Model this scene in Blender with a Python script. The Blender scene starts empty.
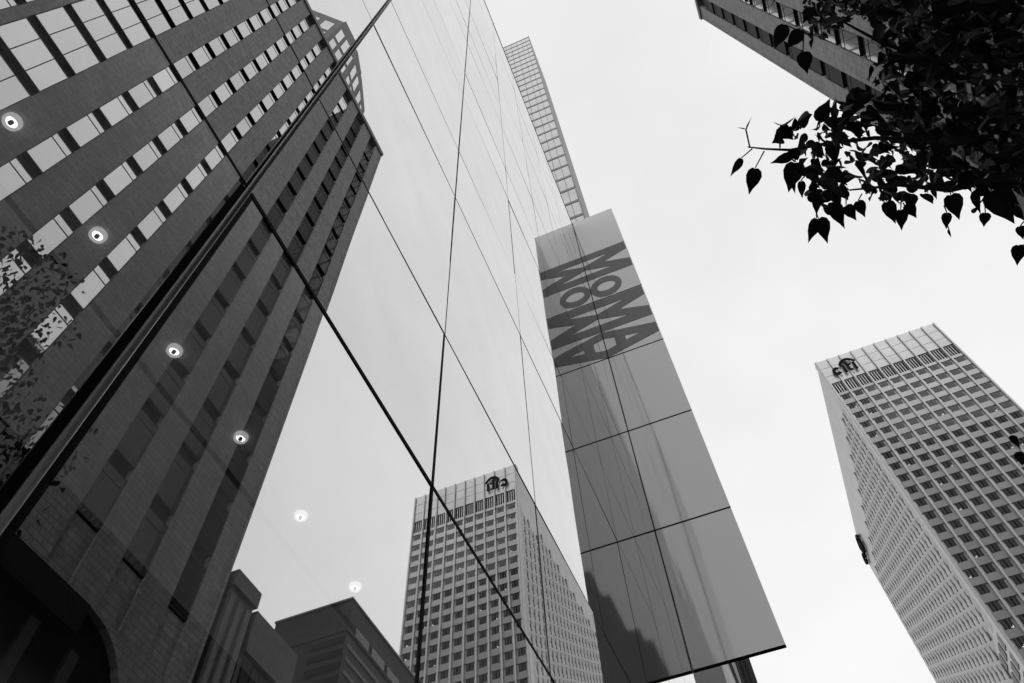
import bpy, math, random
from mathutils import Vector, Matrix
random.seed(7)
scene = bpy.context.scene
COL = scene.collection
K = 3.0      # metres per drawing unit (distance from the camera to the glass wall = 1 unit)
EYE = 1.6    # eye height above the pavement, metres
GZ = -EYE / K  # ground level in drawing units

# ------------------------------------------------------------------ camera
Rv = Vector((0.92541421, -0.33998192, -0.16739424))
Fv = Vector((0.37724791, 0.78458506, 0.49204704))
Uv = Vector((-0.03595208, -0.51849645, 0.85432364))
cam = bpy.data.cameras.new('camera'); cam.sensor_width = 36.0
cam.lens = 760.41 / 1024 * 36.0; cam.clip_start = 0.05; cam.clip_end = 8000
camo = bpy.data.objects.new('camera', cam); COL.objects.link(camo)
right = Vector((Rv.x, Fv.x, Uv.x)); down = Vector((Rv.y, Fv.y, Uv.y)); fwd = Vector((Rv.z, Fv.z, Uv.z))
m = Matrix((right, -down, -fwd)).transposed().to_4x4(); m.translation = Vector((0, 0, EYE))
camo.matrix_world = m
scene.camera = camo

# ------------------------------------------------------------------ world, sun, exposure
SUN_EL, SUN_AZ = math.radians(65), math.atan2(-0.78, 0.62)   # direction to the sun in the xy plane
w = bpy.data.worlds.new('World'); scene.world = w; w.use_nodes = True
nt = w.node_tree; nt.nodes.clear()
out = nt.nodes.new('ShaderNodeOutputWorld'); bg = nt.nodes.new('ShaderNodeBackground'); bg.inputs[1].default_value = 0.1
sky = nt.nodes.new('ShaderNodeTexSky'); sky.sky_type = 'NISHITA'; sky.sun_disc = False
sky.sun_elevation = SUN_EL; sky.sun_rotation = math.pi / 2 - SUN_AZ
bw = nt.nodes.new('ShaderNodeRGBToBW'); nt.links.new(sky.outputs[0], bw.inputs[0])
tc = nt.nodes.new('ShaderNodeTexCoord'); cn = nt.nodes.new('ShaderNodeTexNoise')
cn.inputs['Scale'].default_value = 1.6; cn.inputs['Detail'].default_value = 5; cn.inputs['Roughness'].default_value = 0.55
nt.links.new(tc.outputs['Generated'], cn.inputs['Vector'])
mr = nt.nodes.new('ShaderNodeMapRange')
mr.inputs[1].default_value = 0.3; mr.inputs[2].default_value = 0.7; mr.inputs[3].default_value = 8.8; mr.inputs[4].default_value = 10.7
nt.links.new(cn.outputs[0], mr.inputs[0])
mx = nt.nodes.new('ShaderNodeMix'); mx.data_type = 'FLOAT'; mx.inputs[0].default_value = 0.9   # overcast: the cloud deck hides most of the clear sky
nt.links.new(bw.outputs[0], mx.inputs[2]); nt.links.new(mr.outputs[0], mx.inputs[3])
nt.links.new(mx.outputs[0], bg.inputs[0]); nt.links.new(bg.outputs[0], out.inputs[0])

sun = bpy.data.lights.new('sun', 'SUN'); sun.energy = 0.8; sun.angle = math.radians(20); sun.color = (1, 1, 1)
suno = bpy.data.objects.new('sun', sun); COL.objects.link(suno)
sd = Vector((math.cos(SUN_AZ) * math.cos(SUN_EL), math.sin(SUN_AZ) * math.cos(SUN_EL), math.sin(SUN_EL)))
suno.rotation_euler = sd.to_track_quat('Z', 'Y').to_euler(); suno.location = (60, -60, 200)

vs = scene.view_settings
vs.view_transform = 'Standard'; vs.look = 'None'; vs.exposure = 0.0; vs.gamma = 1.0; vs.use_curve_mapping = False
scene.cycles.max_bounces = 10; scene.cycles.glossy_bounces = 6; scene.cycles.diffuse_bounces = 3
scene.cycles.transparent_max_bounces = 12; scene.cycles.caustics_reflective = False; scene.cycles.caustics_refractive = False

# ------------------------------------------------------------------ materials (all grey: the photograph is black and white)
def g(v): return (v, v, v, 1)
def new_mat(name):
    mt = bpy.data.materials.new(name); mt.use_nodes = True
    t = mt.node_tree; t.nodes.clear()
    return mt, t, t.nodes.new('ShaderNodeOutputMaterial')
def principled(name, v, rough=0.7, metal=0.0, var=0.0, scale=1.0, spec=0.5, bump=0.0, stretch=(1, 1, 1), fine=0.0):
    mt, t, o = new_mat(name)
    p = t.nodes.new('ShaderNodeBsdfPrincipled'); t.links.new(p.outputs[0], o.inputs[0])
    p.inputs['Base Color'].default_value = g(v); p.inputs['Roughness'].default_value = rough
    p.inputs['Metallic'].default_value = metal; p.inputs['Specular IOR Level'].default_value = spec
    if var or bump:
        c = t.nodes.new('ShaderNodeTexCoord'); mp = t.nodes.new('ShaderNodeMapping'); mp.inputs['Scale'].default_value = stretch
        n = t.nodes.new('ShaderNodeTexNoise'); n.inputs['Scale'].default_value = scale; n.inputs['Detail'].default_value = 8; n.inputs['Roughness'].default_value = 0.7
        t.links.new(c.outputs['Object'], mp.inputs[0]); t.links.new(mp.outputs[0], n.inputs['Vector'])
        r = t.nodes.new('ShaderNodeMapRange'); r.inputs[1].default_value = 0.3; r.inputs[2].default_value = 0.7
        r.inputs[3].default_value = v * (1 - var); r.inputs[4].default_value = v * (1 + var)
        t.links.new(n.outputs[0], r.inputs[0])
        src = r.outputs[0]
        if fine:
            n2 = t.nodes.new('ShaderNodeTexNoise'); n2.inputs['Scale'].default_value = 9; n2.inputs['Detail'].default_value = 4
            t.links.new(c.outputs['Object'], n2.inputs['Vector'])
            r2 = t.nodes.new('ShaderNodeMapRange'); r2.inputs[1].default_value = 0.35; r2.inputs[2].default_value = 0.65
            r2.inputs[3].default_value = 1 - fine; r2.inputs[4].default_value = 1 + fine
            t.links.new(n2.outputs[0], r2.inputs[0])
            mu = t.nodes.new('ShaderNodeMath'); mu.operation = 'MULTIPLY'
            t.links.new(src, mu.inputs[0]); t.links.new(r2.outputs[0], mu.inputs[1]); src = mu.outputs[0]
        t.links.new(src, p.inputs['Base Color'])
        if bump:
            b = t.nodes.new('ShaderNodeBump'); b.inputs['Strength'].default_value = bump; b.inputs['Distance'].default_value = 0.05
            t.links.new(n.outputs[0], b.inputs['Height']); t.links.new(b.outputs[0], p.inputs['Normal'])
    return mt
def brick_mat(name, v, bw_=1.0, bh=0.4, mortar=0.72, var=0.25):
    """masonry cladding: courses with joints on the y-z (or x-z) plane, mottled"""
    mt, t, o = new_mat(name)
    p = t.nodes.new('ShaderNodeBsdfPrincipled'); p.inputs['Roughness'].default_value = 0.85; p.inputs['Specular IOR Level'].default_value = 0.25
    t.links.new(p.outputs[0], o.inputs[0])
    c = t.nodes.new('ShaderNodeTexCoord'); sp = t.nodes.new('ShaderNodeSeparateXYZ'); t.links.new(c.outputs['Object'], sp.inputs[0])
    ad = t.nodes.new('ShaderNodeMath'); ad.operation = 'ADD'; t.links.new(sp.outputs[0], ad.inputs[0]); t.links.new(sp.outputs[1], ad.inputs[1])
    cb = t.nodes.new('ShaderNodeCombineXYZ'); t.links.new(ad.outputs[0], cb.inputs[0]); t.links.new(sp.outputs[2], cb.inputs[1])
    bt = t.nodes.new('ShaderNodeTexBrick'); bt.inputs['Scale'].default_value = 1.0
    bt.inputs['Brick Width'].default_value = bw_; bt.inputs['Row Height'].default_value = bh; bt.inputs['Mortar Size'].default_value = 0.035
    bt.inputs['Color1'].default_value = g(v * (1 + var * .5)); bt.inputs['Color2'].default_value = g(v * (1 - var * .5)); bt.inputs['Mortar'].default_value = g(v * mortar)
    t.links.new(cb.outputs[0], bt.inputs['Vector'])
    n = t.nodes.new('ShaderNodeTexNoise'); n.inputs['Scale'].default_value = 1.4; n.inputs['Detail'].default_value = 9; n.inputs['Roughness'].default_value = 0.75
    t.links.new(c.outputs['Object'], n.inputs['Vector'])
    r = t.nodes.new('ShaderNodeMapRange'); r.inputs[1].default_value = 0.3; r.inputs[2].default_value = 0.7; r.inputs[3].default_value = 1 - var; r.inputs[4].default_value = 1 + var
    t.links.new(n.outputs[0], r.inputs[0])
    mu = t.nodes.new('ShaderNodeMix'); mu.data_type = 'RGBA'; mu.blend_type = 'MULTIPLY'; mu.inputs[0].default_value = 1
    t.links.new(bt.outputs[0], mu.inputs[6]); t.links.new(r.outputs[0], mu.inputs[7]); t.links.new(mu.outputs[2], p.inputs['Base Color'])
    return mt
def coated_glass(name, lo, hi, clear, body=0.02):
    """reflective facade glass: more mirror-like towards grazing; what is not reflected passes through (clear) or is absorbed"""
    mt, t, o = new_mat(name)
    gl = t.nodes.new('ShaderNodeBsdfGlossy'); gl.inputs['Roughness'].default_value = 0.0; gl.inputs['Color'].default_value = g(1.0)
    c = t.nodes.new('ShaderNodeTexCoord'); n = t.nodes.new('ShaderNodeTexNoise'); n.inputs['Scale'].default_value = 0.25; n.inputs['Detail'].default_value = 1
    t.links.new(c.outputs['Object'], n.inputs['Vector'])
    b = t.nodes.new('ShaderNodeBump'); b.inputs['Strength'].default_value = 0.03; b.inputs['Distance'].default_value = 0.05   # roller-wave of real panes
    t.links.new(n.outputs[0], b.inputs['Height']); t.links.new(b.outputs[0], gl.inputs['Normal'])
    lw = t.nodes.new('ShaderNodeLayerWeight'); lw.inputs[0].default_value = 0.5
    r0 = t.nodes.new('ShaderNodeMapRange'); r0.inputs[3].default_value = lo; r0.inputs[4].default_value = hi
    t.links.new(lw.outputs['Facing'], r0.inputs[0])
    n3 = t.nodes.new('ShaderNodeTexNoise'); n3.inputs['Scale'].default_value = 0.9; n3.inputs['Detail'].default_value = 6      # dust and smears, and small differences between panes
    t.links.new(c.outputs['Object'], n3.inputs['Vector']); oi = t.nodes.new('ShaderNodeObjectInfo')
    r3 = t.nodes.new('ShaderNodeMapRange'); r3.inputs[1].default_value = .3; r3.inputs[2].default_value = .7; r3.inputs[3].default_value = .955; r3.inputs[4].default_value = 1.0
    t.links.new(n3.outputs[0], r3.inputs[0])
    r4 = t.nodes.new('ShaderNodeMapRange'); r4.inputs[3].default_value = .95; r4.inputs[4].default_value = 1.0; t.links.new(oi.outputs['Random'], r4.inputs[0])
    m1 = t.nodes.new('ShaderNodeMath'); m1.operation = 'MULTIPLY'; t.links.new(r0.outputs[0], m1.inputs[0]); t.links.new(r3.outputs[0], m1.inputs[1])
    r = t.nodes.new('ShaderNodeMath'); r.operation = 'MULTIPLY'; t.links.new(m1.outputs[0], r.inputs[0]); t.links.new(r4.outputs[0], r.inputs[1])
    if clear:
        under = t.nodes.new('ShaderNodeBsdfTransparent'); under.inputs[0].default_value = g(0.92)
    else:
        under = t.nodes.new('ShaderNodeBsdfDiffuse'); under.inputs[0].default_value = g(body)
    ms = t.nodes.new('ShaderNodeMixShader'); t.links.new(r.outputs[0], ms.inputs[0]); t.links.new(under.outputs[0], ms.inputs[1]); t.links.new(gl.outputs[0], ms.inputs[2])
    t.links.new(ms.outputs[0], o.inputs[0])
    return mt
def emit(name, v, s):
    mt, t, o = new_mat(name); e = t.nodes.new('ShaderNodeEmission'); e.inputs[0].default_value = g(v); e.inputs[1].default_value = s
    t.links.new(e.outputs[0], o.inputs[0]); return mt
def clear_mat(name):
    mt, t, o = new_mat(name); e = t.nodes.new('ShaderNodeBsdfTransparent'); t.links.new(e.outputs[0], o.inputs[0]); return mt
M = dict(
    mirror=coated_glass('coated_facade_glass', 0.22, 0.96, False),
    lobby=coated_glass('lobby_glass', 0.50, 0.97, True),
    clear=clear_mat('glass_back_face'),
    joint=principled('joint_black', 0.012, 0.7, spec=.12),
    steel=principled('brushed_steel', 0.85, 0.3, 0.75, var=0.12, scale=3, stretch=(1, 1, .1)),
    dark=principled('dark_core', 0.02, 0.8),
    ceiling=principled('lobby_ceiling', 0.62, 0.9, var=0.05, scale=.6),
    lobbyfloor=principled('lobby_floor', 0.7, 0.6, var=0.08, scale=.5),
    lobbywall=principled('lobby_wall', 0.012, 0.9, var=0.1, scale=.5),
    lamp=emit('lamp_lens', 1.0, 4.0), trim=emit('lamp_trim_glow', 1.0, 0.9),
    sign=None, letter=None,
    brick=brick_mat('brown_brick', 0.37), spandrel=principled('spandrel_dark', 0.02, 0.6, var=.3, scale=1.5),
    base=principled('base_granite', 0.018, 0.9, var=.4, scale=1.5, spec=.1), frame=principled('window_frame', 0.03, 0.5),
    stone=brick_mat('grey_stone', 0.23, 1.6, 0.8, .85, .15), stone2=brick_mat('pale_stone', 0.30, 2.4, 1.1, .85, .12), stone3=brick_mat('dark_stone', 0.12, 2.0, 1.0, .8, .2),
    alu=principled('aluminium_panel', 0.52, 0.42, 0.55, var=.10, scale=.35), rib=principled('aluminium_rib', 0.62, 0.45, 0.3, var=.06, scale=.8),
    spmetal=principled('spandrel_metal', 0.56, 0.22, 0.55, var=.10, scale=.25), emb=principled('embossed_aluminium', 0.56, 0.45, 0.35, var=.10, scale=.6, stretch=(1, 1, .3), fine=.04),
    logo=principled('logo_black', 0.008, 0.8, spec=.1), winlamp=emit('office_lamp', 1.0, 0.9),
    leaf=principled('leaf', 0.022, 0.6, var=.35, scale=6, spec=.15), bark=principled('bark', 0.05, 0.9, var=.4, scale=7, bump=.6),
    asphalt=principled('asphalt', 0.05, 0.9, var=.25, scale=2), paving=principled('paving', 0.2, 0.85, var=.15, scale=1.2), ground=principled('ground', 0.1, 0.9, var=.2, scale=.05), paint=principled('road_paint', 0.7, 0.7),
    towerglass=principled('tower_glass', 0.62, 0.12, 0.6, var=.12, scale=.2), towerband=principled('tower_band', 0.22, 0.5, var=.2, scale=.5),
    grid=principled('grid_grey', 0.04, 0.7), groove=principled('groove_grey', 0.4, 0.7), palec=principled('pale_stand_in', 0.82, 0.5, var=.05), mull=principled('window_mullion', 0.3, 0.6), mast=principled('mast_metal', 0.05, 0.5, .3, var=.3, scale=1),
)
def window_glass(name, v, rough, lo, hi, inner):
    mt, t, o = new_mat(name)
    gl = t.nodes.new('ShaderNodeBsdfGlossy'); gl.inputs['Roughness'].default_value = rough; gl.inputs['Color'].default_value = g(v)
    df = t.nodes.new('ShaderNodeBsdfDiffuse'); df.inputs[0].default_value = g(inner)
    oi = t.nodes.new('ShaderNodeObjectInfo')
    lw = t.nodes.new('ShaderNodeLayerWeight'); lw.inputs[0].default_value = 0.5
    r = t.nodes.new('ShaderNodeMapRange'); r.inputs[3].default_value = lo; r.inputs[4].default_value = hi
    t.links.new(lw.outputs['Facing'], r.inputs[0])
    r2 = t.nodes.new('ShaderNodeMapRange'); r2.inputs[3].default_value = .86; r2.inputs[4].default_value = 1.0; t.links.new(oi.outputs['Random'], r2.inputs[0])
    mu = t.nodes.new('ShaderNodeMath'); mu.operation = 'MULTIPLY'; t.links.new(r.outputs[0], mu.inputs[0]); t.links.new(r2.outputs[0], mu.inputs[1])
    ms = t.nodes.new('ShaderNodeMixShader'); t.links.new(mu.outputs[0], ms.inputs[0]); t.links.new(df.outputs[0], ms.inputs[1]); t.links.new(gl.outputs[0], ms.inputs[2])
    t.links.new(ms.outputs[0], o.inputs[0]); return mt
M['pane'] = window_glass('tower_window_glass', 1.0, 0.02, 0.42, 0.98, 0.03)
M['office'] = window_glass('office_window_glass', 0.8, 0.05, 0.03, 0.3, 0.018)
M['sign'] = window_glass('sign_glass', 0.9, 0.04, 0.26, 0.50, 0.66)
M['letter'] = window_glass('letter_vinyl', 0.9, 0.10, 0.05, 0.15, 0.16)

# ------------------------------------------------------------------ mesh helpers; coordinates in drawing units
ORG = {}
class MB:
    def __init__(s): s.v = []; s.f = []; s.mi = []
    def quad(s, a, b, c, d, mi=0):
        i = len(s.v); s.v += [a, b, c, d]; s.f.append((i, i + 1, i + 2, i + 3)); s.mi.append(mi)
    def box(s, x0, x1, y0, y1, z0, z1, mi=0):
        i = len(s.v)
        s.v += [(x, y, z) for z in (z0, z1) for y in (y0, y1) for x in (x0, x1)]
        for f in ((0, 2, 3, 1), (4, 5, 7, 6), (0, 1, 5, 4), (1, 3, 7, 5), (3, 2, 6, 7), (2, 0, 4, 6)):
            s.f.append(tuple(i + k for k in f)); s.mi.append(mi)
        return s
    def prism(s, pts, z0, z1, mi=0):           # counter-clockwise plan
        i = len(s.v); n = len(pts)
        s.v += [(p[0], p[1], z0) for p in pts] + [(p[0], p[1], z1) for p in pts]
        s.f.append(tuple(i + k for k in reversed(range(n)))); s.f.append(tuple(i + n + k for k in range(n))); s.mi += [mi, mi]
        for k in range(n):
            q = (k + 1) % n; s.f.append((i + k, i + q, i + n + q, i + n + k)); s.mi.append(mi)
        return s
    def extrude(s, pts, d, mi=0):              # 3D outline extruded along vector d
        i = len(s.v); n = len(pts)
        s.v += [tuple(p) for p in pts] + [tuple(p[k] + d[k] for k in range(3)) for p in pts]
        s.f.append(tuple(i + k for k in reversed(range(n)))); s.f.append(tuple(i + n + k for k in range(n))); s.mi += [mi, mi]
        for k in range(n):
            q = (k + 1) % n; s.f.append((i + k, i + q, i + n + q, i + n + k)); s.mi.append(mi)
        return s
    def tube(s, pts, radii, n=8, mi=0):
        rings = []
        P = [Vector(p) for p in pts]
        for k, p in enumerate(P):
            t = (P[min(k + 1, len(P) - 1)] - P[max(k - 1, 0)]).normalized()
            a = t.orthogonal().normalized(); b = t.cross(a)
            if k and rings:
                a0 = Vector(s.v[rings[-1][0]]) - P[k - 1]; a = (a0 - t * a0.dot(t)).normalized(); b = t.cross(a)
            i = len(s.v); r = radii[k] if hasattr(radii, '__len__') else radii
            for j in range(n):
                an = 2 * math.pi * j / n; s.v.append(tuple(p + a * (r * math.cos(an)) + b * (r * math.sin(an))))
            rings.append(list(range(i, i + n)))
        for q in range(len(rings) - 1):
            for j in range(n):
                k = (j + 1) % n; s.f.append((rings[q][j], rings[q][k], rings[q + 1][k], rings[q + 1][j])); s.mi.append(mi)
        s.f.append(tuple(reversed(rings[0]))); s.f.append(tuple(rings[-1])); s.mi += [mi, mi]
        return s
    def build(s, name, mats, parent=None, origin=None, smooth=False):
        """origin: pivot of the new object in drawing units (default: its parent's pivot)"""
        if not isinstance(mats, (list, tuple)): mats = [mats]
        po = ORG[parent] if parent else Vector((0, 0, GZ))
        og = Vector(origin) if origin is not None else po
        me = bpy.data.meshes.new(name)
        me.from_pydata([tuple((Vector(p) - og) * K) for p in s.v], [], s.f)
        for mt in mats: me.materials.append(mt)
        me.polygons.foreach_set('material_index', s.mi)
        if smooth: me.polygons.foreach_set('use_smooth', [True] * len(me.polygons))
        me.update()
        ob = bpy.data.objects.new(name, me); COL.objects.link(ob)
        ob.parent = parent; ob.location = (og - po) * K
        ORG[ob] = og
        return ob
def tag(o, label=None, cat=None, group=None, kind=None):
    if label: o['label'] = label
    if cat: o['category'] = cat
    if group: o['group'] = group
    if kind: o['kind'] = kind
    return o
def thing(name, label, cat, base, group=None):
    o = bpy.data.objects.new(name, None); COL.objects.link(o)
    o.location = (base[0] * K, base[1] * K, base[2] * K + EYE); o.empty_display_size = 0.3
    ORG[o] = Vector(base); return tag(o, label, cat, group)
def put(src, parent, pos):                     # copy of a built part under a parent at another pivot, sharing its mesh
    c = src.copy(); COL.objects.link(c); c.parent = parent; c.location = (Vector(pos) - ORG[parent]) * K; ORG[c] = Vector(pos)
    for ch in src.children:
        d = ch.copy(); COL.objects.link(d); d.parent = c; ORG[d] = ORG[c] + Vector(ch.location) / K
    return c

# ------------------------------------------------------------------ the setting
tag(MB().box(-600, 600, -600, 600, GZ - .3, GZ - .05).build('ground', M['ground']), kind='structure')
tag(MB().box(1.55, 6.1, -200, 200, GZ - .05, GZ - .046).build('road', M['asphalt']), kind='structure')
for a, b in ((-1, 1.55), (6.1, 8)):
    tag(MB().box(a, b, -200, 200, GZ - .05, GZ).build('pavement', M['paving']), kind='structure')
mk = MB()
for k in range(-20, 20): mk.box(3.79, 3.84, k * 3, k * 3 + 1.2, GZ - .046, GZ - .0445)
tag(mk.build('road_marking', M['paint']), kind='structure')

# ------------------------------------------------------------------ glass museum building on the left
YJ = [-6.2, -4.87, -3.53, -2.2, -0.87, 0.48, 1.83, 3.17, 4.5, 5.84, 7.17, 8.5, 9.7]
ZJ = [GZ, 2.31, 3.5, 5.56, 6.72, 8.78, 9.94, 12.0, 13.15, 15.2, 16.4, 18.45, 19.65, 21.2, 22.3]
mus = thing('glass_building', 'tall mirror glass facade with thin dark joints filling the left, reflecting towers', 'building', (-1, 2, GZ))
MB().box(-14, -1.06, -6.2, 9.66, 2.47, 22.24).build('core', M['dark'], mus)
n_pane = 0; rest = MB()
for i in range(len(YJ) - 1):
    for j in range(len(ZJ) - 1):
        y0, y1, z0, z1 = YJ[i], YJ[i + 1], ZJ[j], ZJ[j + 1]
        seen = (y1 > -1 and (j < 3 or y1 > 0.4 + j * .12)) and n_pane < 98
        b = MB() if seen else rest
        mi0 = 0 if j else 2
        k = len(b.f)
        b.box(-1.012, -1.0, y0 + .004, y1 - .004, z0 + .004, z1 - .004, 1)
        lower = (j == 0)
        if seen:
            b.mi[k + 3] = 0
            mats = [M['lobby'], M['clear']] if lower else [M['mirror'], M['dark']]
            ob = b.build('glass_pane', mats, mus, origin=(-1.0, (y0 + y1) / 2, (z0 + z1) / 2))
            ob.rotation_euler = (0, random.gauss(0, .0009), random.gauss(0, .0011)); n_pane += 1
        else:
            b.mi[k + 3] = 2 if lower else 0
            if lower:
                for q in range(6):
                    if q != 3: b.mi[k + q] = 3
tag(rest.build('glass_pane', [M['mirror'], M['dark'], M['lobby'], M['clear']], mus), kind='stuff')
for j, z in enumerate(ZJ[1:-1]):
    h = (.0095, .0065, .0045)[j] if j < 3 else .0022
    MB().box(-1.005, -.9985 if j < 2 else -.9993, -6.2, 9.7, z - h, z + h).build('horizontal_joint', M['joint'], mus)
for i, y in enumerate(YJ[1:-1]):
    h = .0085 if y < 2 else (.0055 if y < 4 else .0035)
    MB().box(-1.005, -.9985 if y < 2 else -.9993, y - h, y + h, GZ, 22.3).build('vertical_joint', M['joint'], mus)
MB().box(-1.3, -.992, -6.2, 9.7, 22.3, 22.35).build('coping', M['joint'], mus)
MB().box(-1.004, -.9975, .456, .516, GZ, 2.29).build('joint_cover', M['joint'], mus)
MB().tube([(-.985, .482, GZ), (-.985, .482, 22.3)], .0095, 12).build('steel_rail', M['steel'], mus, smooth=True)
MB().box(-6, -1.02, -6.2, 9.66, 2.36, 2.44).build('lobby_ceiling', M['ceiling'], mus)
MB().box(-1.74, -1.72, -6.2, 9.6, 2.352, 2.361).build('ceiling_slot', M['joint'], mus)
MB().box(-1.14, -1.02, -6.2, 9.66, 2.325, 2.359).build('ceiling_edge', M['ceiling'], mus)
MB().box(-6, -1.0, -6.2, 9.66, GZ - .05, GZ + .004).build('lobby_floor', M['lobbyfloor'], mus)
MB().box(-2.6, -2.35, -6.2, 9.66, GZ + .005, 2.359).build('lobby_wall', M['lobbywall'], mus)

LX = -1.585
lamp_words = ['at the far left edge of the photo', 'second from left, above the steel rail', 'just right of the steel rail, third from left',
              'at the edge of the reflected brick tower', 'alone in the reflected sky', 'just above the roof corner of a reflected block']
for k, y in enumerate((0.04, 0.44, 0.91, 1.34, 1.79, 2.26)):
    LX = -1.55 if k < 2 else -1.585
    L = thing('ceiling_downlight', 'small lit downlight behind the glass ' + lamp_words[k], 'ceiling light', (LX, y, 2.36), 'recessed downlights in the lobby ceiling')
    r = MB()
    for (r0, r1, za, zb) in ((.027, .022, 2.345, 2.338), (.022, .017, 2.338, 2.352)):
        N = 24
        for j in range(N):
            a, b_ = 2 * math.pi * j / N, 2 * math.pi * (j + 1) / N
            r.quad((LX + r0 * math.cos(a), y + r0 * math.sin(a), za), (LX + r0 * math.cos(b_), y + r0 * math.sin(b_), za),
                   (LX + r1 * math.cos(b_), y + r1 * math.sin(b_), zb), (LX + r1 * math.cos(a), y + r1 * math.sin(a), zb))
    N = 24
    for j in range(N):
        a, b_ = 2 * math.pi * j / N, 2 * math.pi * (j + 1) / N
        r.quad((LX + .027 * math.cos(a), y + .027 * math.sin(a), 2.36), (LX + .027 * math.cos(b_), y + .027 * math.sin(b_), 2.36),
               (LX + .027 * math.cos(b_), y + .027 * math.sin(b_), 2.345), (LX + .027 * math.cos(a), y + .027 * math.sin(a), 2.345))
    r.build('trim_ring', M['trim'], L)  # ring glows by itself, in place of lens light falling on it
    MB().tube([(LX, y, 2.349), (LX, y, 2.353)], .020, 20).build('lens', M['lamp'], L)
    MB().tube([(LX, y, 2.338), (LX, y, 2.349)], .007, 12).build('bulb_cap', M['joint'], L)
    li = bpy.data.lights.new('downlight_beam', 'SPOT'); li.energy = 340; li.spot_size = math.radians(110); li.spot_blend = .6; li.shadow_soft_size = .05
    lo = bpy.data.objects.new('downlight_beam', li); COL.objects.link(lo); lo.parent = L; lo.location = (0, 0, -.1)

# ------------------------------------------------------------------ projecting sign at the end of the glass wall
sg = thing('projecting_sign', 'tall grey sign panel with dark sideways MoMA lettering at the end of the mirror wall', 'sign', (-.35, 9.77, 6.55))
MB().box(-.998, .31, 9.70, 9.745, 6.55, 22.6).build('panel', M['sign'], sg)
for z in (9.2, 11.9, 14.6, 17.3):
    MB().box(-.998, .312, 9.694, 9.703, z - .012, z + .012).build('panel_joint', M['joint'], sg)
MB().box(-.9985, -.988, 9.695, 9.7, 6.55, 22.6).build('edge_joint', M['joint'], sg)
MB().box(-.998, .312, 9.697, 9.747, 6.53, 6.55).build('bottom_trim', M['joint'], sg)
def on_sign(p, z_top, wid, hgt):               # letter space (u along reading direction 0..1, v height 0..1) -> sign plane
    return (-.9975 + p[1] * hgt, 9.70, z_top - p[0] * wid)
def letter(polys, z_top, wid, hgt):
    b = MB()
    for pl in polys:
        b.extrude([on_sign(p, z_top, wid, hgt) for p in pl], (0, -.005, 0))
    b.build('letter', M['letter'], sg)
M_SHAPE = [[(0, 0), (0, 1), (.30, 1), (.5, .45), (.70, 1), (1, 1), (1, 0), (.77, 0), (.77, .60), (.58, 0), (.42, 0), (.23, .60), (.23, 0)]]
N = 28; O_SHAPE = []
for k in range(N):
    a, b_ = 2 * math.pi * k / N, 2 * math.pi * (k + 1) / N
    O_SHAPE.append([(.5 + .5 * math.cos(a), .5 + .5 * math.sin(a)), (.5 + .5 * math.cos(b_), .5 + .5 * math.sin(b_)), (.5 + .21 * math.cos(b_), .5 + .30 * math.sin(b_)), (.5 + .21 * math.cos(a), .5 + .30 * math.sin(a))])
A_SHAPE = [[(0, 0), (.27, 0), (.345, .20), (.42, .40), (.5, .68), (.5, 1), (.32, 1)], [(.347, .198), (.653, .198), (.578, .398), (.422, .398)], [(1, 0), (.68, 1), (.502, 1), (.502, .68), (.58, .40), (.655, .20), (.73, 0)]]
letter(M_SHAPE, 20.05, 1.55, 1.285)
letter(O_SHAPE, 18.42, 1.06, .86)
letter(M_SHAPE, 17.26, 1.50, 1.285)
letter(A_SHAPE, 15.74, 1.12, 1.29)

# ------------------------------------------------------------------ slim tower behind the museum, and the dark tower next to it
tw = thing('glass_tower', 'slender pale tower of stacked glass floors rising behind the mirror facade, above the sign', 'tower', (-2.4, 18, GZ))
MB().box(-4.8, -1.08, 17.56, 23.4, 38, 100.5).build('wall', M['towerglass'], tw)
MB().box(-3.55, -1.08, 17.54, 23.4, 14, 37.99).build('added_dark_podium', M['spandrel'], tw)  # hidden lower storeys, added dark to darken the mirrored windows
MB().box(-3.55, -1.08, 17.55, 23.4, GZ, 13.99).build('base_wall', M['palec'], tw)  # pale colour stands in for the bright sky below the sign
n = int((100.5 - 30) / 2.25)
for k in range(n):
    z = 100.3 - k * 2.25
    MB().box(-4.81, -1.076, 17.535, 17.558, z - .3, z).build('floor_band', M['towerband'], tw)
for x in (-4.1, -3.4, -2.7, -2.05, -1.55):
    MB().box(x - .015, x + .015, 17.515, 17.534, 20, 100.5).build('mullion', M['towerband'], tw)
MB().box(-1.075, -.99, 17.50, 23.4, 14, 100.6).build('side_wall', M['towerband'], tw)
dt = thing('dark_tower', 'broad dark office tower standing hidden behind the mirror facade', 'tower', (-14, 17, GZ))
MB().box(-26, -5.2, 16.5, 26, GZ, 100).build('wall', M['dark'], dt)
MB().box(-5.199, -3.65, 16.5, 26, GZ, 78).build('wing_wall', M['dark'], dt)
b = MB()
for k in range(72): b.box(-25.9, -3.7, 16.48, 16.497, 3 + k * 1.02, 3.2 + k * 1.02)
for k in range(20): b.box(-25.9, -5.25, 16.48, 16.497, 78 + k * 1.02, 78.2 + k * 1.02)
for k in range(44): b.box(-25.9 + k * .5, -25.8 + k * .5, 16.46, 16.478, 3, 77.5)
b.build('facade_grid', M['grid'], dt)
ms = thing('mast', 'dark ribbed steel mast just under the lower edge of the grey sign panel', 'mast', (-1.0, 30, GZ))
MB().box(-1.30, -.66, 30.0, 30.5, GZ, 24).build('shaft', M['mast'], ms)
for x in (-1.2, -1.02, -.84):
    MB().box(x - .03, x + .03, 29.94, 29.997, GZ, 24).build('rib', M['spandrel'] if x > -1.1 else M['stone3'], ms)

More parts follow.
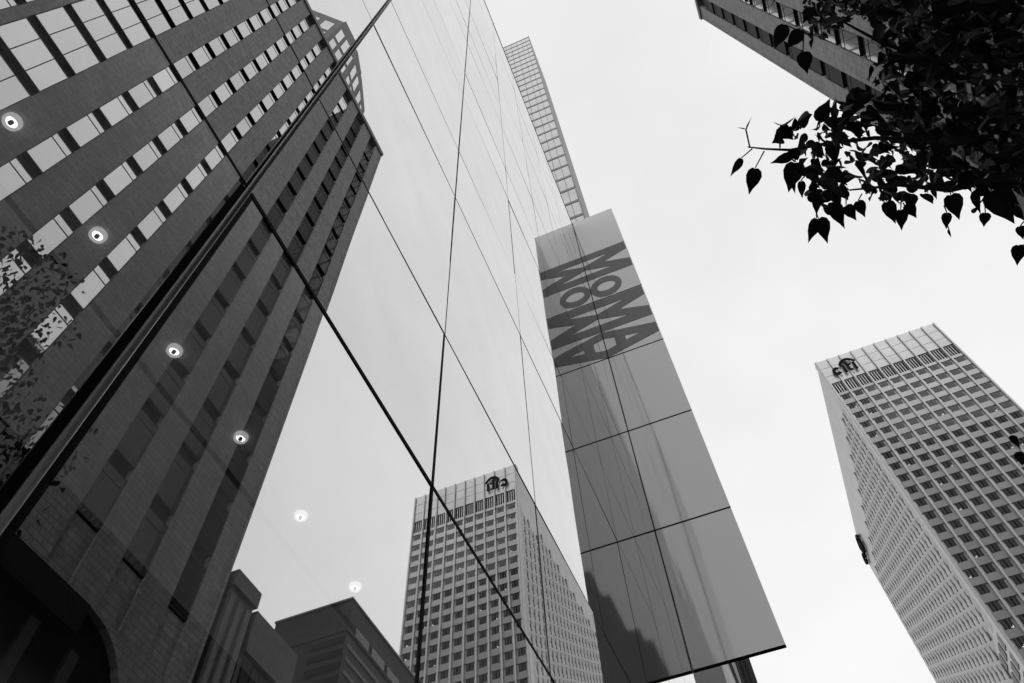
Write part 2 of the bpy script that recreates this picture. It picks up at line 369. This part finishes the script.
# ------------------------------------------------------------------ aluminium office tower ahead on the right
X0, X1, Y0, Y1, ZT = 9.41, 16.94, 32.62, 50.9, 40.6
ci = thing('office_tower', 'tall pale office tower with embossed side wall and black citi logo at its roof corner', 'tower', (13, 41, GZ))
MB().box(X0 + .06, X1, Y0 + .08, Y1, GZ, ZT - .05).build('wall', M['alu'], ci)
PX = (X1 - X0) / 10.07
cx = [X0 + .41 + i * .745 for i in range(10)]
FL = .9085
zrows = [36.39 - k * FL for k in range(38)]
# spandrel and top panels, one mesh per floor band
for k, zb in enumerate(zrows[:26]):
    MB().box(X0 + .03, X1 - .02, Y0 + .03, Y0 + .079, zb - .44, zb - .03).build('spandrel', M['spmetal'], ci)
for k in range(10):
    for (a, b_) in ((38.12, 38.85), (38.88, 39.68), (39.71, 40.55)):
        pass
b = MB()
for k in range(10):
    for (a, b_) in ((38.12, 38.85), (38.88, 39.68), (39.71, 40.52)):
        b.box(cx[k] - .345, cx[k] + .345, Y0 + .03, Y0 + .079, a, b_)
b.build('crown_panels', M['alu'], ci)
for i in range(11):
    x = X0 + .04 + i * .745
    MB().box(x - .045, x + .045, Y0 - .05, Y0 + .028, GZ, ZT - .1).build('rib', M['rib'], ci)
def office_window(lit):
    b = MB()
    b.box(-.21, .21, .0, .02, 0, .45, 0)
    for x in (-.09, .075): b.box(x - .008, x + .008, -.006, -.001, 0, .45, 1)
    for x in (-.16, .15): b.box(x - .004, x + .004, -.006, -.001, 0, .45, 1)
    if lit: b.box(lit - .07, lit + .05, -.004, -.0012, .01, .05, 2); b.box(lit + .02, lit + .05, -.004, -.0012, .0505, .12, 2)
    return b
protos = []
for lit in (0, -.13, .0, .12):
    o = office_window(lit).build('window', [M['office'], M['mull'], M['winlamp']], ci, origin=(0, 0, 0)); protos.append(o)
restw = MB(); cnt = 0
cells = []
for r_, zb in enumerate(zrows[:26]):
    for c in range(10): cells.append((zb, cx[c]))
cells.sort(key=lambda q: (q[0] - q[1] * 1.2) if q[0] > 12 else 99 + q[0])
for (zb, x) in cells:
    lit = random.random() < (.13 if zb < 32 else .04)
    if cnt < 100 and zb > 12:
        pr = random.choice(protos[1:]) if lit else protos[0]
        o = put(pr, ci, (x, Y0 + .05, zb)); cnt += 1
    else:
        t = office_window(random.choice((-.13, 0.02, .12)) if lit else 0)
        i0 = len(restw.v); restw.v += [(p[0] + x, p[1] + Y0 + .05, p[2] + zb) for p in t.v]
        restw.f += [tuple(q + i0 for q in f) for f in t.f]; restw.mi += t.mi
tag(restw.build('window', [M['office'], M['mull'], M['winlamp']], ci), kind='stuff')
for o in protos: bpy.data.objects.remove(o)
for c in range(10):
    b = MB()
    for q in range(4): b.box(cx[c] - .27 + q * .15, cx[c] - .27 + q * .15 + .085, Y0 + .062, Y0 + .079, 37.12, 38.02)
    b.build('louvre', M['joint'], ci)
MB().box(X0 + .03, X1 - .02, Y0 + .035, Y0 + .079, 36.86, 37.08).build('spandrel', M['spmetal'], ci)
# embossed west side: staggered folded panels
gj = MB(); b = MB(); NC = 22; dy = (Y1 - Y0 - .7) / NC
for c in range(NC):
    for r_ in range(44):
        y0 = Y0 + .55 + c * dy; z0 = 37.2 - (r_ + 1) * FL - (c % 2) * FL * .5; z1 = z0 + FL
        if z0 < 0: continue
        if c < 3 and z0 < 20.4 and z0 > .0: 
            continue
        p = [(X0 + .055, y0, z0), (X0 + .055, y0 + dy, z0), (X0 + .055, y0 + dy, z1), (X0 + .055, y0, z1)]
        ap = (X0 - .03, y0 + dy * .6, z0 + FL * .35)
        gj.box(X0 + .0, X0 + .057, y0 - .10, y0 + .06, z0 + FL * .22, z0 + FL * .92)
        i = len(b.v); b.v += p + [ap]
        for k in range(4): b.f.append((i + (k + 1) % 4, i + k, i + 4)); b.mi.append(0)
b.build('embossed_cladding', M['emb'], ci); gj.build('panel_grooves', M['groove'], ci)
for c in range(3):
    for r_ in range(20):
        z0 = 19.85 - r_ * FL
        if z0 < 10: continue
        y0 = Y0 + .55 + c * dy
        MB().box(X0 + .03, X0 + .058, y0 + .12, y0 + dy - .16, z0, z0 + .6).build('side_window', M['office'], ci)
MB().box(X0 - .02, X0 + .058, Y0 + .029, Y0 + .5, GZ, ZT).build('corner_strip', M['alu'], ci)
# the logo: lower case letters under an arc
def logo(place, parent):
    def pl(b, pts): b.extrude([place(u, v, 0) for u, v in pts], tuple(Vector(place(0, 0, 1)) - Vector(place(0, 0, 0))))
    def arc(b, cxx, cyy, r0, r1, a0, a1, n=18, sx=1, sy=1):
        for k in range(n):
            a = math.radians(a0 + (a1 - a0) * k / n); c_ = math.radians(a0 + (a1 - a0) * (k + 1) / n)
            pl(b, [(cxx + r0 * math.cos(a) * sx, cyy + r0 * math.sin(a) * sy), (cxx + r1 * math.cos(a) * sx, cyy + r1 * math.sin(a) * sy), (cxx + r1 * math.cos(c_) * sx, cyy + r1 * math.sin(c_) * sy), (cxx + r0 * math.cos(c_) * sx, cyy + r0 * math.sin(c_) * sy)])
    lg = MB(); arc(lg, .25, .29, .115, .29, 40, 320)
    lg.build('logo_letter', M['logo'], parent)
    lg = MB(); pl(lg, [(.64, .0), (.80, .0), (.80, .56), (.64, .56)]); lg.build('logo_letter', M['logo'], parent)
    lg = MB(); pl(lg, [(.90, .20), (1.05, .20), (1.05, .82), (.90, .74)]); pl(lg, [(1.052, .42), (1.2, .42), (1.2, .56), (1.052, .56)]); arc(lg, 1.10, .197, .05, .197, 180, 300, 9)
    lg.build('logo_letter', M['logo'], parent)
    lg = MB(); pl(lg, [(1.30, .0), (1.46, .0), (1.46, .56), (1.30, .56)]); lg.build('logo_letter', M['logo'], parent)
    lg = MB(); arc(lg, 1.05, .30, .54, .72, 28, 152, 18, .85, 1.0); lg.build('logo_arc', M['logo'], parent)
logo(lambda u, v, d: (10.0 + u * .98, Y0 - .055 - d * .03, 38.6 + v * 1.3), ci)
logo(lambda u, v, d: (X0 - .022 - d * .14, Y1 - .2 - u * 1.5, 38.5 + v * 1.5), ci)

# ------------------------------------------------------------------ brick tower across the street (seen overhead and mirrored in the glass)
D = 8.0
bt = thing('brick_tower', 'brick high-rise with stacked windows overhead behind the leaves, mirrored in the glass at left', 'tower', (12, 2, GZ))
COLS = [(-5.6, -4.25), (-4.0, -2.65), (-2.95 + .02 + 0, -1.60) if False else (-2.42, -1.60), (-1.36, .02), (.81, 1.31), (2.04, 2.51), (3.25, 3.68), (4.42, 4.95), (5.86, 6.45), (7.12, 7.75), (8.5, 9.08)]
EDGE, TOPZ, BASEZ, FP, F0 = 9.68, 40.9, 8.75, 1.66, 14.93
MB().box(D + .16, 17, -8, EDGE - .05, BASEZ, TOPZ).build('wall', M['spandrel'], bt)
prev = -8.0
for (a, b_) in COLS + [(EDGE, EDGE)]:
    MB().box(D, D + .159, prev, a, BASEZ, TOPZ - .15).build('pier', M['brick'], bt); prev = b_
MB().box(D - .04, 17, EDGE - .049, EDGE, BASEZ, TOPZ - .15).build('end_wall', M['brick'], bt)
MB().box(D - .09, 17.05, -8, EDGE + .05, TOPZ - .149, TOPZ + .25).build('cornice', M['brick'], bt)
for (a, b_) in COLS:
    MB().box(D + .05, D + .159, a + .003, b_ - .003, BASEZ, 9.9).build('apron', M['brick'], bt)
# dark base with a wide arch
b = MB(); b.box(D + .16, 17, -8, EDGE - .05, GZ, BASEZ - .005); b.build('base_wall', M['base'], bt)
b = MB(); b.box(D - .02, D + .155, -8, 7.0, 8.2, BASEZ - .005)
b.build('base_frieze', M['base'], bt)
b = MB()
arcp = [(7.0, BASEZ - .005)] + [(7.0 + 1.35 * math.sin(math.radians(t)), 7.4 + 1.34 * math.cos(math.radians(t))) for t in range(10, 91, 10)] + [(8.35, GZ), (EDGE, GZ), (EDGE, BASEZ - .005)]
b.extrude([(D, y, z) for y, z in arcp], (.155, 0, 0)); b.build('arch_pier', M['brick'], bt)
for k in range(5):
    MB().box(D + .05, D + .15, 3.5 + k * .9, 3.7 + k * .9, GZ, 8.0).build('arch_bar', M['spandrel'], bt)
def bwin(w_, npane):
    b = MB(); b.box(.035, .05, -w_ / 2, w_ / 2, 0, 1.30, 0)
    fr = MB()
    fr.box(.02, .155, -w_ / 2, -w_ / 2 + .02, 0, 1.30); fr.box(.02, .155, w_ / 2 - .02, w_ / 2, 0, 1.30)
    if npane == 1:
        fr.box(.026, .155, -w_ / 2 + .021, w_ / 2 - .021, 1.03, 1.05)
    else:
        for q in (1, 2): fr.box(.026, .155, -w_ / 2 + w_ * q / 3 - .012, -w_ / 2 + w_ * q / 3 + .012, .021, 1.279)
    fr.box(.026, .155, -w_ / 2 + .021, w_ / 2 - .021, 0, .02); fr.box(.026, .155, -w_ / 2 + .021, w_ / 2 - .021, 1.28, 1.30)
    return b, fr
allw = []
for ci_, (a, b_) in enumerate(COLS):
    z = F0 - 3 * FP
    while z + 1.4 < TOPZ:
        vis = (b_ > -1.7 and ((z > 10 and z < 30) or b_ > 2))
        d2 = ((a + b_) / 2) ** 2 + z * z + 100
        allw.append((0 if vis else 1, d2, ci_, (a + b_) / 2, z, b_ - a)); z += FP
allw.sort()
restg, restf = MB(), MB(); proto = {}
def merge(dst, src, off):
    i0 = len(dst.v); dst.v += [(p[0] + off[0], p[1] + off[1], p[2] + off[2]) for p in src.v]; dst.f += [tuple(q + i0 for q in f) for f in src.f]; dst.mi += src.mi
for k, (_, _, ci_, yc, z, w_) in enumerate(allw):
    gpart, fpart = bwin(w_ - .004, 3 if w_ > .9 else 1)
    if k < 100:
        if ci_ not in proto:
            o = gpart.build('window', M['office' if ci_ == len(COLS) - 1 else 'pane'], bt, origin=(0, 0, 0)); fpart.build('window_frame', M['frame'], o, origin=(0, 0, 0)); proto[ci_] = o
        put(proto[ci_], bt, (D, yc, z))
    else:
        gpart.mi = [1 if ci_ == len(COLS) - 1 else 0] * len(gpart.f); merge(restg, gpart, (D, yc, z)); merge(restf, fpart, (D, yc, z))
rg = tag(restg.build('window', [M['pane'], M['office']], bt), kind='stuff'); restf.build('window_frame', M['frame'], rg)
for o in proto.values():
    for c in list(o.children): bpy.data.objects.remove(c)
    bpy.data.objects.remove(o)
# octagonal upper block
plan = [(9.6, 2.2), (12, 2.2), (12, 8.6), (9.4, 8.5), (8.65, 6.8), (8.25, 5.5), (8.25, 3.5)]
b = MB(); b.prism(plan, TOPZ + .25, 48.0); b.build('upper_block', M['brick'], bt)
pc = [(x if x > 11 else x - .1, y) for x, y in plan]
b = MB(); b.prism([(8.35, 3.6), (11.8, 3.6), (11.8, 7.0), (8.75, 6.6), (8.35, 5.4)], 48.0, 49.2); b.build('upper_parapet', M['brick'], bt)
for (p, q, n_) in (((8.25, 3.6), (8.25, 5.4), 3), ((8.27, 5.56), (8.63, 6.74), 2), ((8.69, 6.9), (9.36, 8.4), 2), ((9.5, 2.3), (8.33, 3.42), 2)):
    d = Vector((q[0] - p[0], q[1] - p[1], 0)); nrm = Vector((-abs(d.y), d.x * (1 if d.y > 0 else -1), 0)).normalized()
    if p[0] > 9: nrm = Vector((-d.y, d.x, 0)).normalized(); 
    if nrm.x > 0: nrm = -nrm
    for k in range(n_):
        for zz in (41.5, 44.3):
            a = Vector((p[0], p[1], zz)) + d * ((k + .16) / n_); c_ = Vector((p[0], p[1], zz)) + d * ((k + .80) / n_)
            bb = MB(); bb.extrude([a, c_, c_ + Vector((0, 0, 2.2)), a + Vector((0, 0, 2.2))], tuple(nrm * .03)); bb.build('upper_window', M['pane'], bt)

# ------------------------------------------------------------------ lower buildings further down the street (mirrored at the bottom of the glass)
b1 = thing('stone_building', 'narrow stone building with pilasters beside the brick tower, mirrored low in the glass', 'building', (9.5, 10.2, GZ))
MB().box(D + .05, 13, 9.9, 10.75, GZ, 11.5).build('wall', M['stone'], b1)
MB().box(D - .05, 13.1, 9.88, 10.78, 11.5, 11.9).build('cornice', M['stone'], b1)
for y in (10.0, 10.3, 10.6): MB().box(D - .02, D + .048, y - .07, y + .07, GZ, 11.3).build('pilaster', M['stone2'], b1)
b2 = thing('loft_building', 'flat roofed building with tall dark window strips, mirrored low in the glass', 'building', (10, 12, GZ))
MB().box(D + .1, 13, 10.85, 12.55, GZ, 11.45).build('wall', M['stone'], b2)
MB().box(D - .02, 13, 10.84, 12.56, 10.5, 11.5).build('parapet', M['stone'], b2)
for k in range(5):
    MB().box(D + .06, D + .098, 10.98 + k * .31, 11.24 + k * .31, 2, 10.46).build('window', M['office'], b2)
b3 = thing('office_block', 'flat roofed block with ribbon windows, its roof corner mirrored near the last downlight', 'building', (10, 17, GZ))
MB().box(D + .03, 10.4, 14.37, 26, GZ, 13.5).build('wall', M['stone3'], b3)
MB().box(D, 10.42, 14.35, 26.05, 13.505, 14.5).build('parapet', M['stone3'], b3)
MB().box(D - .03, 10.45, 14.32, 26.08, 14.505, 14.57).build('coping', M['stone2'], b3)
MB().box(9.2, 10.0, 16.2, 17.6, 14.575, 14.75).build('roof_plant', M['stone3'], b3)
for k in range(14):
    z = 13.16 - k * .385
    MB().box(D + .06, 9.1, 14.352, 14.369, z, z + .19).build('ribbon_window', M['office'], b3)
    MB().box(D + .006, D + .029, 14.5, 25.9, z - .09, z + .02).build('ledge', M['stone2'], b3)
for k in range(8): MB().box(D - .012, D - .001, 14.75 + k * .92, 15.5 + k * .92, 13.58, 13.86).build('roof_window', M['office'], b3)
# towers behind the photographer: they darken the lower reflections in the metal and in the sign; the tall slab is added to grey the sign
for (nm, lab, bx) in (('stepped_tower', 'tall stepped stone tower behind the viewer, darkening the lower floors of the pale tower', [(20, 52, -60, -22, 82), (23, 48, -58, -24, 87)]),
                      ('added_slab', 'very tall pale slab added unseen behind the viewer, greying the mirrored half of the sign', [(10.5, 30, -260, -24, 128)]),
                      ('stepped_building', 'stepped masonry block behind the viewer, mirrored dark in the lower part of the sign', [(8, 10.4, -72, -20, 36), (8.2, 10.4, -71, -23, 39), (8.4, 10.4, -71, -27, 42), (8.7, 10.4, -70, -35, 46), (9.0, 10.4, -69, -47, 51), (9.3, 10.4, -68, -56, 56)])):
    q = thing(nm, lab, 'tower', ((bx[0][0] + bx[0][1]) / 2, (bx[0][2] + bx[0][3]) / 2, GZ))
    zb = GZ
    for (xa, xb, ya, yb, zt) in bx:
        MB().box(xa, xb, ya, yb, zb, zt).build('tier', M['stone2'] if nm == 'stepped_tower' else (M['palec'] if nm == 'added_slab' else M['base']), q)
        bb = MB(); z = zb + 1
        while z + 1 < zt:
            xx = xa + .5
            while xx + .6 < xb: bb.box(xx, xx + .6, yb + .001, yb + .03, z, z + .9); xx += 1.4
            z += 1.7
        tag(bb.build('window', M['office'], q), kind='stuff')
        zb = zt

# ------------------------------------------------------------------ street tree
def to_px(p):
    v = Rv * p[0] + Fv * p[1] + Uv * p[2]
    return (512 + 760.41 * v.x / v.z, 341.5 + 760.41 * v.y / v.z) if v.z > 0.05 else (9e9, 9e9)
def from_px(u, v, z):                          # branch anchor in space at height z above the eye
    r = Vector((u - 512, v - 341.5, 760.41)); d = Vector((Rv.dot(r), Fv.dot(r), Uv.dot(r))); return d * (z / d.z)
LEAF = [(0, .02), (.16, .0), (.36, .12), (.45, .34), (.36, .60), (.15, .86), (.01, 1.14), (-.13, .88), (-.33, .64), (-.43, .36), (-.37, .14), (-.17, .0)]
def add_leaf(b, p, size, ax=None, curl=None):
    ax = (ax or Vector((random.gauss(0, .6), random.gauss(0, .6), -.8 - random.random() * .8))).normalized()
    side = ax.cross(Vector((random.gauss(0, 1), random.gauss(0, 1), random.gauss(0, .5)))).normalized()
    nrm = side.cross(ax); f = random.uniform(.1, .5); cu = random.uniform(-.15, .35)
    wd = random.uniform(.55, 1.0)
    i = len(b.v)
    for (lx, ly) in LEAF:
        b.v.append(tuple(p + (side * lx * wd + ax * ly + nrm * (abs(lx) * f - cu * ly * ly)) * size))
    mid = [0, 6]
    b.v.append(tuple(p + (ax * .42 + nrm * (-cu * .18)) * size)); c = i + 12
    for k in range(12): b.f.append((i + k, i + (k + 1) % 12, c)); b.mi.append(0)
tr = thing('street_tree', 'broadleaf street tree whose dark leafy branch hangs into the top right corner', 'tree', (1.75, 1.05, GZ))
TB = Vector((1.75, 1.05, GZ))
MB().tube([TB, (1.74, 1.06, .4), (1.70, 1.04, 1.3), (1.62, 1.0, 2.3), (1.55, .95, 3.3), (1.5, .92, 4.0)], [.075, .062, .055, .042, .025, .008], 12).build('trunk', M['bark'], tr, smooth=True)
limbs = []
def limb(pts, r0, r1):
    P = [Vector(p) for p in pts]; n = len(P)
    MB().tube(P, [r0 + (r1 - r0) * k / (n - 1) for k in range(n)], 8).build('limb', M['bark'], tr, smooth=True); limbs.append(P)
tip = [from_px(1035, 118, 1.15), from_px(985, 122, 1.12), from_px(930, 140, 1.10), from_px(875, 138, 1.08), from_px(830, 143, 1.06), from_px(790, 150, 1.05), from_px(766, 149, 1.045), from_px(748, 147, 1.04)]
limb([(1.70, 1.04, 1.3), (1.2, .78, 1.2)] + tip, .006, .0009)
limb([(1.71, 1.045, 1.15), (1.2, .8, 1.02), from_px(1010, 175, .98), from_px(950, 190, .98), from_px(900, 185, .98), from_px(850, 190, .98)], .008, .0012)
limb([(1.69, 1.03, 1.5), (1.2, .65, 1.45), from_px(985, 60, 1.42), from_px(930, 60, 1.42), from_px(880, 42, 1.42), from_px(840, 20, 1.4)], .010, .0015)
limb([(1.66, 1.02, 1.9), (1.2, .6, 2.1), (1.0, .5, 2.3)], .016, .003)
limb([(1.62, 1.0, 2.3), (1.3, .6, 2.9), (1.15, .4, 3.3)], .016, .003)
limb([(1.64, 1.0, 2.1), (1.9, 1.4, 2.7), (2.0, 1.6, 3.1)], .016, .003)
limb([(1.70, 1.04, 1.4), (2.2, .9, 2.0), (2.5, .8, 2.4)], .018, .003)
POLY = [(800, -60), (840, -40), (803, 8), (812, 45), (840, 30), (862, 18), (880, 45), (870, 78), (884, 96), (868, 108), (850, 100), (815, 118), (790, 130), (775, 150), (792, 178), (806, 205), (826, 218), (850, 196), (868, 200), (893, 212), (918, 205), (940, 195), (958, 190), (985, 205), (1012, 215), (1060, 240), (1400, 300), (1400, -400), (800, -400)]
def inside(u, v):
    r = False; j = len(POLY) - 1
    for i in range(len(POLY)):
        (xi, yi), (xj, yj) = POLY[i], POLY[j]
        if (yi > v) != (yj > v) and u < (xj - xi) * (v - yi) / (yj - yi) + xi: r = not r
        j = i
    return r
crown = MB(); n_ = 0; tries = 0
while n_ < 1400 and tries < 60000:             # lower, overhanging part of the crown
    tries += 1
    u, v, z = random.uniform(770, 1075), random.uniform(-50, 240), random.uniform(.95, 1.75)
    if not inside(u, v + 8): continue
    dens = max(.72, (u + max(0, 110 - v) * .25 - 790) / 110) if v > 95 else (u - v * .35 - 780) / 110
    if random.random() > min(1, max(.12, dens)): continue
    add_leaf(crown, from_px(u, v, z), random.uniform(.020, .036) * (.75 + .25 * z)); n_ += 1
tries = 0; n2 = 0
while n2 < 3600 and tries < 90000:             # the rest of the crown around trunk and limbs
    tries += 1
    p = Vector((random.gauss(1.45, .32), random.gauss(1.0, .40), random.choice((random.uniform(1.5, 4.3), random.uniform(2.9, 4.5)))))
    hw = 1.0 - max(0, (p.z - 2.6) / 2.0) ** 3 * .7
    if (p.x - 1.6) ** 2 + (p.y - .95) ** 2 > (hw * .95) ** 2: continue
    u, v = to_px(p)
    if 0 < u < 1024 and 0 < v < 683 and not inside(u, v + 4): continue
    add_leaf(crown, p, random.uniform(.030, .048)); n2 += 1
# the bare tip of the low branch with its own leaves: (stalk foot, leaf foot, leaf tip, edge-on amount)
TWIG = [((183, 376), (155, 400), (127, 446), .3), ((213, 382), (190, 425), (174, 492), .2), ((177, 374), (168, 330), (182, 294), .85), ((177, 374), (166, 328), (142, 322), .85), ((253, 374), (255, 318), (296, 293), .8),
        ((253, 374), (254, 315), (234, 308), .8), ((253, 374), (250, 322), (287, 354), .2), ((290, 376), (287, 392), (228, 413), .0), ((345, 330), (350, 308), (380, 249), .1), ((300, 380), (290, 410), (274, 486), .2),
        ((320, 440), (305, 458), (309, 502), .3), ((345, 470), (346, 490), (345, 545), .1), ((345, 540), (345, 552), (324, 614), .3), ((345, 540), (350, 552), (373, 616), .5), ((312, 95), (311, 132), (322, 187), .1),
        ((330, 90), (265, 62), (238, 124), .1), ((330, 90), (308, 76), (268, 124), .1), ((370, 60), (335, 18), (310, 60), .1), ((680, 470), (685, 492), (706, 556), .1), ((668, 520), (675, 538), (673, 580), .1), ((673, 560), (680, 580), (686, 602), .7),
        ((770, 500), (738, 538), (756, 522), .1), ((770, 500), (772, 538), (768, 574), .1), ((780, 460), (788, 482), (845, 566), .1), ((870, 560), (860, 572), (868, 606), .1), ((870, 620), (858, 620), (852, 672), .1), ((420, 500), (420, 520), (446, 558), .1), ((380, 480), (385, 510), (416, 578), .2),
        ((520, 490), (522, 510), (545, 566), .1), ((560, 500), (558, 530), (560, 583), .3), ((580, 490), (575, 515), (598, 552), .2), ((460, 490), (450, 508), (468, 550), .1)]
for (sa, sb, sc, eo) in TWIG:
    z = 1.04 if sa[0] < 600 else .96
    a, b_, c3 = (from_px(680 + q[0] * .3954, q[1] * .3954, z) for q in (sa, sb, sc))
    MB().tube([a, a * .5 + b_ * .5, b_], [.0011, .0009, .0008], 5).build('leaf_stem', M['bark'], tr)
    L3 = (c3 - b_).length / 1.12; axn = (c3 - b_).normalized(); view = b_.normalized()
    side = axn.cross(view).normalized(); side = (side * (1 - eo) + view * eo * random.choice((-1, 1))).normalized(); nrm = side.cross(axn)
    i = len(crown.v); wj = random.uniform(.55, .9)
    for (lx, ly) in LEAF: crown.v.append(tuple(b_ + (side * lx * wj + axn * ly + nrm * (abs(lx) * .25 - .1 * ly * (1.12 - ly))) * L3))
    crown.v.append(tuple(b_ + axn * .42 * L3)); c = i + 12
    for k in range(12): crown.f.append((i + k, i + (k + 1) % 12, c)); crown.mi.append(0)
for (u, v, au, av) in ((1017, 436, 1018, 449), (1023, 452, 1020, 466), (1026, 440, 1027, 455)):
    add_leaf(crown, from_px(u, v, .8), .026, from_px(au, av, .8) - from_px(u, v, .8))
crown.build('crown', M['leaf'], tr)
